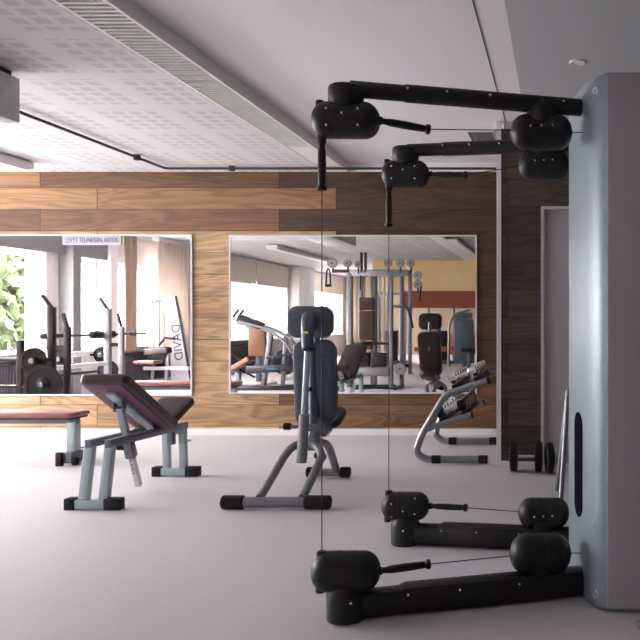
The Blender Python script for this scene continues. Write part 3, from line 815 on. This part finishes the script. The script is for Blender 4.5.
# radiators under the windows
for k, (a, c, w) in enumerate(((4.75, 7.9, 'nearest the plates'), (.7, 3.0, 'under the curtains'), (-3.1, -.9, 'behind the cross trainer'))):
    t = thing('radiator', (XL+.1, (a+c)/2, .1), 'dark grey ribbed radiator under the window, %s' % w, 'radiator')
    b = MB(); y = a
    while y < c-.03: b.span((XL+.07, y, .12), (XL+.16, y+.035, .58), bev=.008); y += .055
    b.done('fins', 'radiator', t)
    MB().span((XL+.06, a, .58), (XL+.18, c, .63)).done('top_grille', 'darksteel', t)
    for yy in (a+.2, c-.2): MB().span((XL+.05, yy-.02, .0), (XL+.09, yy+.02, .5)).done('bracket', 'radiator', t)
# curtains and blinds
def curtain(y0, y1, label, z0=.67, z1=2.62, mat='curtain'):
    b = MB(); n = int((y1-y0)/.015)
    A, Bv = [], []
    for i in range(n+1):
        y = y0+(y1-y0)*i/n; x = XL+.20+.035*math.sin(i*.62)+.012*math.sin(i*.23)
        A.append((x, y))
    outer = [(x+.004, y) for x, y in reversed(A)]
    b.prism(A+outer, z0, z1)
    t = thing('curtain', (XL+.2, (y0+y1)/2, z0), label, 'curtain', 'curtains on the window wall')
    b.done('cloth', mat, t, sharp=80)
    MB().span((XL+.14, y0-.05, z1), (XL+.26, y1+.05, z1+.075)).done('track', 'whitemetal', t)
curtain(2.62, 2.98, 'beige pleated curtain beside the white window post in left mirror', mat=sheer('curtain_beige', (.42, .32, .26), .22))
curtain(.75, 1.9, 'pale pleated curtain behind the lettered machine in left mirror')
for a, c, w in ((-3.22, -.75, 'left of the grey mullion'), (-5.55, -3.28, 'right of the grey mullion'), (-11.1, -7.2, 'beyond the white pillar')):
    t = MB().span((XL+.02, a, WTOP-.06), (XL+.05, c, CH-.05)).span((XL+.015, a, WTOP-.09), (XL+.058, c, WTOP-.06), bev=.004).done('window_blind', 'blind')
    tag(t, 'cream blind over the window top %s in centre mirror' % w, 'blind', 'cream blinds on the window wall')

for a, c, w in ((-3.17, -.78, 'left of the grey mullion'), (-5.53, -3.33, 'right of the grey mullion'), (-11.1, -9.3, 'far end')):
    tag(MB().span((XL-.05, a, SILL+.05), (XL-.046, c, WTOP-.04)).done('sheer_blind', 'screen'), 'sheer white blind drawn over the window %s in centre mirror' % w, 'blind', 'sheer white blinds')
# lettered leg machine (David)
D_ = thing('leg_machine', (-6.6, 2.4, 0), 'white lettered leg machine with arched side panel reflected in left mirror', 'gym machine')
# side panel, facing the mirror
Mp = basis((0, 2.5, 0), (1, 0, 0), (0, 0, 1), (0, -1, 0))
pnl = MB().prism([(-6.74, .10), (-6.76, .9), (-6.92, 1.58), (-6.66, 1.60), (-6.50, .9), (-6.40, .10)], -.03, .03, Mp).done('side_panel', pm('panel_white', (.50, .48, .49), .45), D_)
MB().bar((-6.65, 2.545, 1.60), (-6.385, 2.545, .12), .03, .03).done('panel_edge', 'darksteel', D_)
text_mesh('lettering', 'DAVID', .21, Matrix.Translation((-6.62, 2.536, .80)) @ Matrix.Rotation(math.pi, 4, 'Z') @ Matrix.Rotation(math.pi/2, 4, 'X') @ Matrix.Rotation(math.radians(-96), 4, 'Z'), 'ink', pnl)
MB().tube([(-6.80, 2.45, 1.56), (-7.12, 2.45, 1.50)], .03).done('top_arm', 'frame2', D_)
for x in (-7.08, -6.98, -6.90): MB().cyl((x, 2.45, .2), (x, 2.45, 1.5), .012).done('guide_rod', 'frame2', D_)
MB().span((-7.12, 2.36, .18), (-6.84, 2.54, .72), bev=.004).done('weight_stack', 'darksteel', D_)
MB().bar((-7.12, 2.7, .36), (-6.35, 2.7, .36), .06, .06).done('frame_beam', 'whitemetal', D_)
MB().bar((-7.0, 2.7, .04), (-6.95, 2.7, .42), .05, .05).done('seat_post', 'frame2', D_)
MB().bar((-6.75, 2.7, .04), (-6.70, 2.7, .66), .05, .05).done('roller_post', 'frame2', D_)
MB().span((-7.13, 2.40, 0), (-6.32, 2.75, .04)).done('base', 'whitemetal', D_)
MB().pad(basis((-7.00, 2.80, .47), (1, 0, 0), (0, 1, 0), (0, 0, 1)), .36, .32, .05, r=.03).done('seat', 'maroon_red', D_)
MB().pad(basis((-6.80, 2.86, .66), (1, 0, .08), (0, 1, 0), (-.08, 0, 1)), .42, .18, .10, r=.04).done('thigh_pad', 'padbrown', D_)
MB().tube([(-6.9, 2.62, .75), (-6.8, 2.62, .88), (-6.62, 2.62, .86)], .02).done('grip_bar', 'darksteel', D_)
pst = thing('plate_stand', (-6.05, 2.12, 0), 'small dark stand holding a black plate at the right edge of left mirror', 'rack')
MB().bar((-6.05, 2.10, 0), (-6.05, 2.10, .50), .06, .05).done('post', 'darksteel', pst)
MB().span((-6.25, 1.95, 0), (-5.93, 2.25, .03)).done('base', 'darksteel', pst)
MB().cyl((-6.05, 2.12, .42), (-6.05, 2.18, .42), .02).done('peg', 'steel', pst)
tag(MB().lathe((-6.05, 2.19, .42), (0, 1, 0), [(0, .20), (.01, .215), (.05, .215), (.06, .19), (.055, .08), (.08, .06)], 30).done('weight_plate', 'iron'), 'black weight plate at the right edge of the left mirror', 'weight plate')

# cross trainer reflected in the centre mirror, left part
E = thing('cross_trainer', (-5.2, 2.7, 0), 'grey cross trainer with long curved arms at the left of centre mirror', 'gym machine')
Yc = 2.75
MB().tube([(-5.35, Yc, 1.08), (-4.98, Yc, 1.02), (-4.65, Yc, .80), (-4.5, Yc, .45), (-4.47, Yc, .12)], .024, bend=.25).done('curved_arm', 'frame2', E)
MB().tube([(-5.4, Yc+.2, 1.16), (-5.0, Yc+.2, 1.06), (-4.62, Yc+.2, .94), (-4.5, Yc+.2, .86)], .022, bend=.2).done('upper_arm', 'frame2', E)
MB().tube([(-5.3, Yc-.3, 1.12), (-4.9, Yc-.3, 1.0), (-4.6, Yc-.3, .78), (-4.42, Yc-.3, .45), (-4.40, Yc-.3, .12)], .024, bend=.25).done('curved_arm', 'frame2', E)
MB().bar((-5.35, Yc, .34), (-4.35, Yc, .38), .06, .13, bev=.02).done('side_rail', 'darksteel', E)
MB().bar((-5.1, Yc-.1, .0), (-4.95, Yc-.1, 1.0), .07, .09).done('mast', 'frame', E)
MB().bar((-4.78, Yc-.15, .05), (-4.72, Yc-.15, .95), .06, .06).done('rear_post', 'frame', E)
Mx = basis((-5.25, Yc+.05, 1.15), (.9, 0, -.35), (0, 1, 0), (.35, 0, .9))
MB().pad(Mx, .42, .26, .11, r=.04).done('console', 'darksteel', E)
for k in (0, .09): MB().cyl((-5.53+k, Yc+.1, 1.24), (-5.44+k, Yc+.1, 1.36), .018).done('grip', 'rubber', E)
MB().tube([(-5.52, Yc+.1, 1.24), (-5.44, Yc+.1, 1.12), (-5.3, Yc+.05, 1.1)], .014).done('grip_bar', 'frame2', E)
MB().cyl((-4.8, Yc-.35, .45), (-4.8, Yc-.28, .45), .22, bev=.02, n=28).done('flywheel', 'darksteel', E)
MB().bar((-5.7, Yc, .04), (-4.3, Yc, .04), .45, .07, bev=.02).done('base', 'darksteel', E)
MB().bar((-4.95, Yc+.1, .55), (-4.45, Yc+.15, .62), .10, .04).done('pedal', 'rubber', E)
MB().bar((-5.0, Yc+.033, .355), (-4.8, Yc+.033, .360), .005, .02).done('stripe', 'blue', E)
P = thing('tan_pad_machine', (-5.6, 2.2, 0), 'machine with tall tan pads at the left edge of centre mirror', 'gym machine')
MB().pad(basis((-5.40, 2.1, .80), (1, 0, 0), (0, 0, 1), (0, -1, 0)), .30, .52, .10, r=.03).done('back_pad', 'orange', P)
MB().pad(basis((-5.55, 2.45, .42), (1, 0, .6), (0, 1, 0), (-.6, 0, 1)), .42, .28, .09, r=.03).done('seat_pad', 'orange', P)
MB().bar((-5.42, 1.98, .04), (-5.42, 2.02, 1.0), .08, .08).done('post', 'frame', P)
MB().bar((-5.65, 2.35, .02), (-5.65, 2.35, .30), .08, .08).done('seat_post', 'frame', P)
MB().bar((-5.9, 2.2, .04), (-5.1, 2.2, .04), .5, .08).done('base', 'whitemetal', P)
for k in range(2): MB().tube([(-5.95, 2.4, .75-.25*k), (-5.35, 2.35, .30-.12*k)], .018).done('lever', 'darksteel', P)
Q = thing('exercise_bike', (-4.9, .6, 0), 'exercise bike with blue body behind the cross trainer in centre mirror', 'exercise bike')
MB().cyl((-5.1, .56, .42), (-5.1, .64, .42), .26, bev=.02, n=28).done('flywheel', 'darksteel', Q)
MB().bar((-5.15, .6, .1), (-5.05, .6, 1.05), .08, .16, bev=.03).done('body', 'blue', Q)
MB().tube([(-4.75, .6, .1), (-4.70, .6, .85)], .025).done('seat_tube', 'frame2', Q)
MB().pad(basis((-4.70, .6, .88), (1, 0, 0), (0, 1, 0), (0, 0, 1)), .26, .18, .07, r=.05).done('saddle', 'rubber', Q)
MB().tube([(-5.1, .40, 1.08), (-4.98, .5, 1.12), (-5.05, .6, 1.05), (-4.98, .7, 1.12), (-5.1, .80, 1.08)], .016).done('handlebar', 'rubber', Q)
MB().bar((-5.45, .6, .04), (-4.4, .6, .04), .10, .08).done('base', 'frame2', Q)
MB().bar((-5.1, .6, .40), (-4.7, .6, .45), .06, .06).done('frame_tube', 'frame2', Q)

# multi station
G = thing('multi_gym', (-3.2, 2.4, 0), 'tall grey multi station gym with pulleys and brown pads in centre mirror', 'gym machine')
Ym = 2.6
def mx(px, s=58): return (px-560)/s
for px, y, w in ((350, Ym, .10), (391, Ym, .075), (399, Ym-.25, .07), (370, Ym-.3, .11), (360, Ym-.1, .06)):
    MB().bar((mx(px), y, 0), (mx(px), y, 2.0), w, .09, bev=.02).done('post', 'frame2', G)
MB().bar((mx(350), Ym, 2.0), (mx(409), Ym, 2.0), .08, .11).done('top_beam', 'frame2', G)
MB().bar((mx(350), Ym-.3, 2.0), (mx(400), Ym-.3, 2.0), .08, .09).done('top_beam', 'frame2', G)
MB().bar((mx(333), Ym, 2.03), (mx(352), Ym, 2.03), .06, .06).done('side_boom', 'darksteel', G)
MB().bar((mx(409), Ym-.1, .25), (mx(409), Ym-.1, 2.05), .06, .06).done('cable_post', 'frame', G)
for k in range(26): 
    pass
MB().bar((mx(350), Ym, .30), (mx(391), Ym, .30), .16, .15, bev=.03).done('low_beam', 'frame2', G)
for px, z, r in ((333.5, 2.16, .085), (348.5, 2.16, .07), (359, 2.14, .06), (389, 2.16, .07), (401, 2.16, .075), (411.5, 2.16, .07), (418.5, 1.95, .075), (418.5, 1.80, .075), (401, .35, .10)):
    p = V((mx(px), Ym+.05, z))
    MB().lathe(p, (0, 1, 0), [(0, r*.9), (.008, r), (.016, r*.85), (.024, r*.85), (.032, r), (.04, r*.9)], 24).done('pulley', 'greypanel', G)
    MB().cyl(p+V((0, -.01, 0)), p+V((0, .052, 0)), .016).done('pulley_axle', 'seam', G)
    MB().bar(p+V((0, -.02, 0)), p+V((0, -.02, -.16)), .03, .03).done('pulley_bracket', 'darksteel', G)
for px in (355, 359, 363, 378, 382.5, 386): MB().cyl((mx(px), Ym-.12, .35), (mx(px), Ym-.12, 1.95), .011, n=8).done('guide_rod', 'frame2', G)
for px in (361.5, 377.5): MB().span((mx(px)-.12, Ym-.22, .38), (mx(px)+.12, Ym-.02, .62), bev=.005).done('weight_stack', 'darksteel', G)
MB().pad(basis((mx(368), Ym+.08, 1.46), (1, 0, 0), (0, 0, 1), (0, -1, 0)), .25, .22, .08, r=.02).done('back_pad', 'maroon', G)
MB().pad(basis((mx(368), Ym+.08, 1.09), (1, 0, 0), (0, 0, 1), (0, -1, 0)), .25, .50, .08, r=.02).done('back_pad', 'maroon', G)
MB().bar((mx(350), Ym, .78), (mx(393), Ym, .78), .04, .04).done('mid_bar', 'darksteel', G)
MB().span((mx(363), Ym-.05, .68), (mx(372), Ym+.02, .82)).done('bracket', 'darksteel', G)
MB().tube([(mx(394), Ym, 1.42), (mx(408), Ym+.1, 1.42), (mx(412), Ym+.3, 1.34), (mx(416), Ym+.3, 1.05)], .022, bend=.1).done('press_arm', 'darksteel', G)
MB().tube([(mx(327), Ym+.05, 1.78), (mx(327.5), Ym+.05, 2.02), (mx(329.2), Ym+.05, 2.08), (mx(331), Ym+.05, 2.02), (mx(331.5), Ym+.05, 1.78)], .014, bend=.05).done('strap_handle', 'darksteel', G)
MB().cyl((mx(326.2), Ym+.05, 1.78), (mx(332.3), Ym+.05, 1.78), .022).done('strap_grip', 'rubber', G)
for px in (362, 366): MB().bar((mx(px), Ym+.02, 2.0), (mx(px), Ym+.02, 2.35), .04, .05).done('pulley_block', 'darksteel', G)
MB().cyl((mx(362), Ym+.1, 1.7), (mx(362), Ym+.1, 1.95), .012).done('hanging_handle', 'rubber', G)
MB().tube([(mx(418.5)+.06, Ym+.05, 1.80), (mx(420), Ym+.05, 1.50)], .016).done('pull_handle', 'rubber', G)
MB().bar((mx(409), Ym, .40), (mx(395), Ym, .40), .05, .06).done('low_boom', 'darksteel', G)
MB().span((mx(352), Ym-.35, 0), (mx(392), Ym-.25, .05)).span((mx(397), Ym-.4, 0), (mx(400), Ym+.3, .05)).done('floor_frame', 'darksteel', G)
MB().tube([(mx(360), Ym+.3, .03), (mx(380), Ym+.35, .05), (mx(398), Ym+.3, .03)], .02).done('floor_bar', 'rubber', G)

# dark grey padded machine, right part of centre mirror
H = thing('grey_pad_machine', (-0.90, 0.95, 0), 'machine with tall dark grey back pad at the right of centre mirror', 'gym machine')
def hx(px, s=51.5): return (px-560)/s
MB().pad(basis((hx(465), 1.00, .78), (1, 0, 0), (0, 0, 1), (0, -1, 0)), .36, .85, .09, r=.05, taper=1.1).done('back_pad', 'bluegrey', H)
MB().pad(basis((hx(465), 1.00, 1.27), (1, 0, 0), (0, 0, 1), (0, -1, 0)), .32, .12, .09, r=.03).done('headrest', 'bluegrey', H)
MB().tube([(hx(450), 1.05, .30), (hx(450.5), 1.05, 1.1), (hx(455), 1.05, 1.3), (hx(470), 0.95, 1.38)], .025, bend=.1).done('side_tube', 'frame2', H)
MB().bar((hx(465), 0.90, .0), (hx(465), 0.90, 1.3), .08, .08).done('post', 'frame', H)
MB().pad(basis((hx(466)+.1, 1.25, .62), (1, 0, 0), (0, 1, 0), (0, 0, 1)), .30, .30, .08, r=.04).done('seat', 'padbrown', H)
MB().bar((hx(466)+.1, 1.25, .02), (hx(466)+.1, 1.25, .60), .06, .06).done('seat_post', 'frame', H)
MB().bar((hx(466)+.05, 0.75, .03), (hx(466)+.05, 1.45, .03), .4, .06).done('base', 'frame', H)
# things in the far part of the hall
tt = thing('red_bench', (-2.9, -4.9, 0), 'low orange red bench far behind, seen in the centre mirror', 'bench')
MB().pad(basis((-2.9, -4.9, .42), (1, 0, 0), (0, 1, 0), (0, 0, 1)), 1.9, .5, .12, r=.05).done('seat', 'orangered', tt)
for x in (-3.6, -2.2): MB().bar((x, -4.9, 0), (x, -4.9, .36), .06, .4).done('leg', 'frame2', tt)
for k, x in enumerate((-4.6, -1.9, -3.25)):
    t = thing('gym_tower', (x, -5.5, 0), 'tall grey steel gym frame far behind, %s in the centre mirror' % ('left of the red bench', 'right of the red bench', 'above the red bench')[k], 'gym machine')
    for dx in (-.35, .35): MB().bar((x+dx, -5.5, 0), (x+dx, -5.5, 1.9), .07, .07).done('post', 'frame2', t)
    MB().bar((x-.38, -5.5, 1.9), (x+.38, -5.5, 1.9), .07, .07).done('top_beam', 'frame2', t)
    MB().span((x-.16, -5.6, .1), (x+.16, -5.4, .9), bev=.01).done('weight_stack', 'darksteel', t)
    MB().bar((x-.38, -5.5, .05), (x+.38, -5.5, .05), .6, .08).done('base', 'frame', t)

# ============================================================ OUTSIDE: hedge and tree beyond the window
random.seed(3)
def foliage(name, c, rx, ry, rz, n, mat, label, cat):
    t = thing(name, (c[0], c[1], -.2), label, cat)
    me_b = MB()
    for i in range(n):
        a = random.uniform(0, 2*math.pi); zz = random.uniform(-1, 1); q = math.sqrt(1-zz*zz); k = random.uniform(.6, 1.05)
        p = V((c[0]+rx*q*math.cos(a)*k, c[1]+ry*q*math.sin(a)*k, c[2]+rz*zz*k))
        s_ = random.uniform(.10, .22)
        R3 = Euler((random.uniform(0, 6), random.uniform(0, 6), random.uniform(0, 6))).to_matrix()
        vs = [me_b.bm.verts.new(p+R3 @ V(v_)*s_) for v_ in ((-1, 0, 0), (-.2, -.45, .1), (1, 0, 0), (-.2, .45, .1))]
        me_b.bm.faces.new(vs)
    me_b.done('leaves', mat, t, sharp=180)
    MB().cyl((c[0], c[1], -.2), (c[0], c[1], c[2]), .12, .05).done('trunk', 'bark', t)
foliage('tree', (-11.5, .9, 1.7), 1.2, 2.0, 1.8, 3600, 'leaf2', 'leafy green tree outside the window at the left edge of left mirror', 'tree')
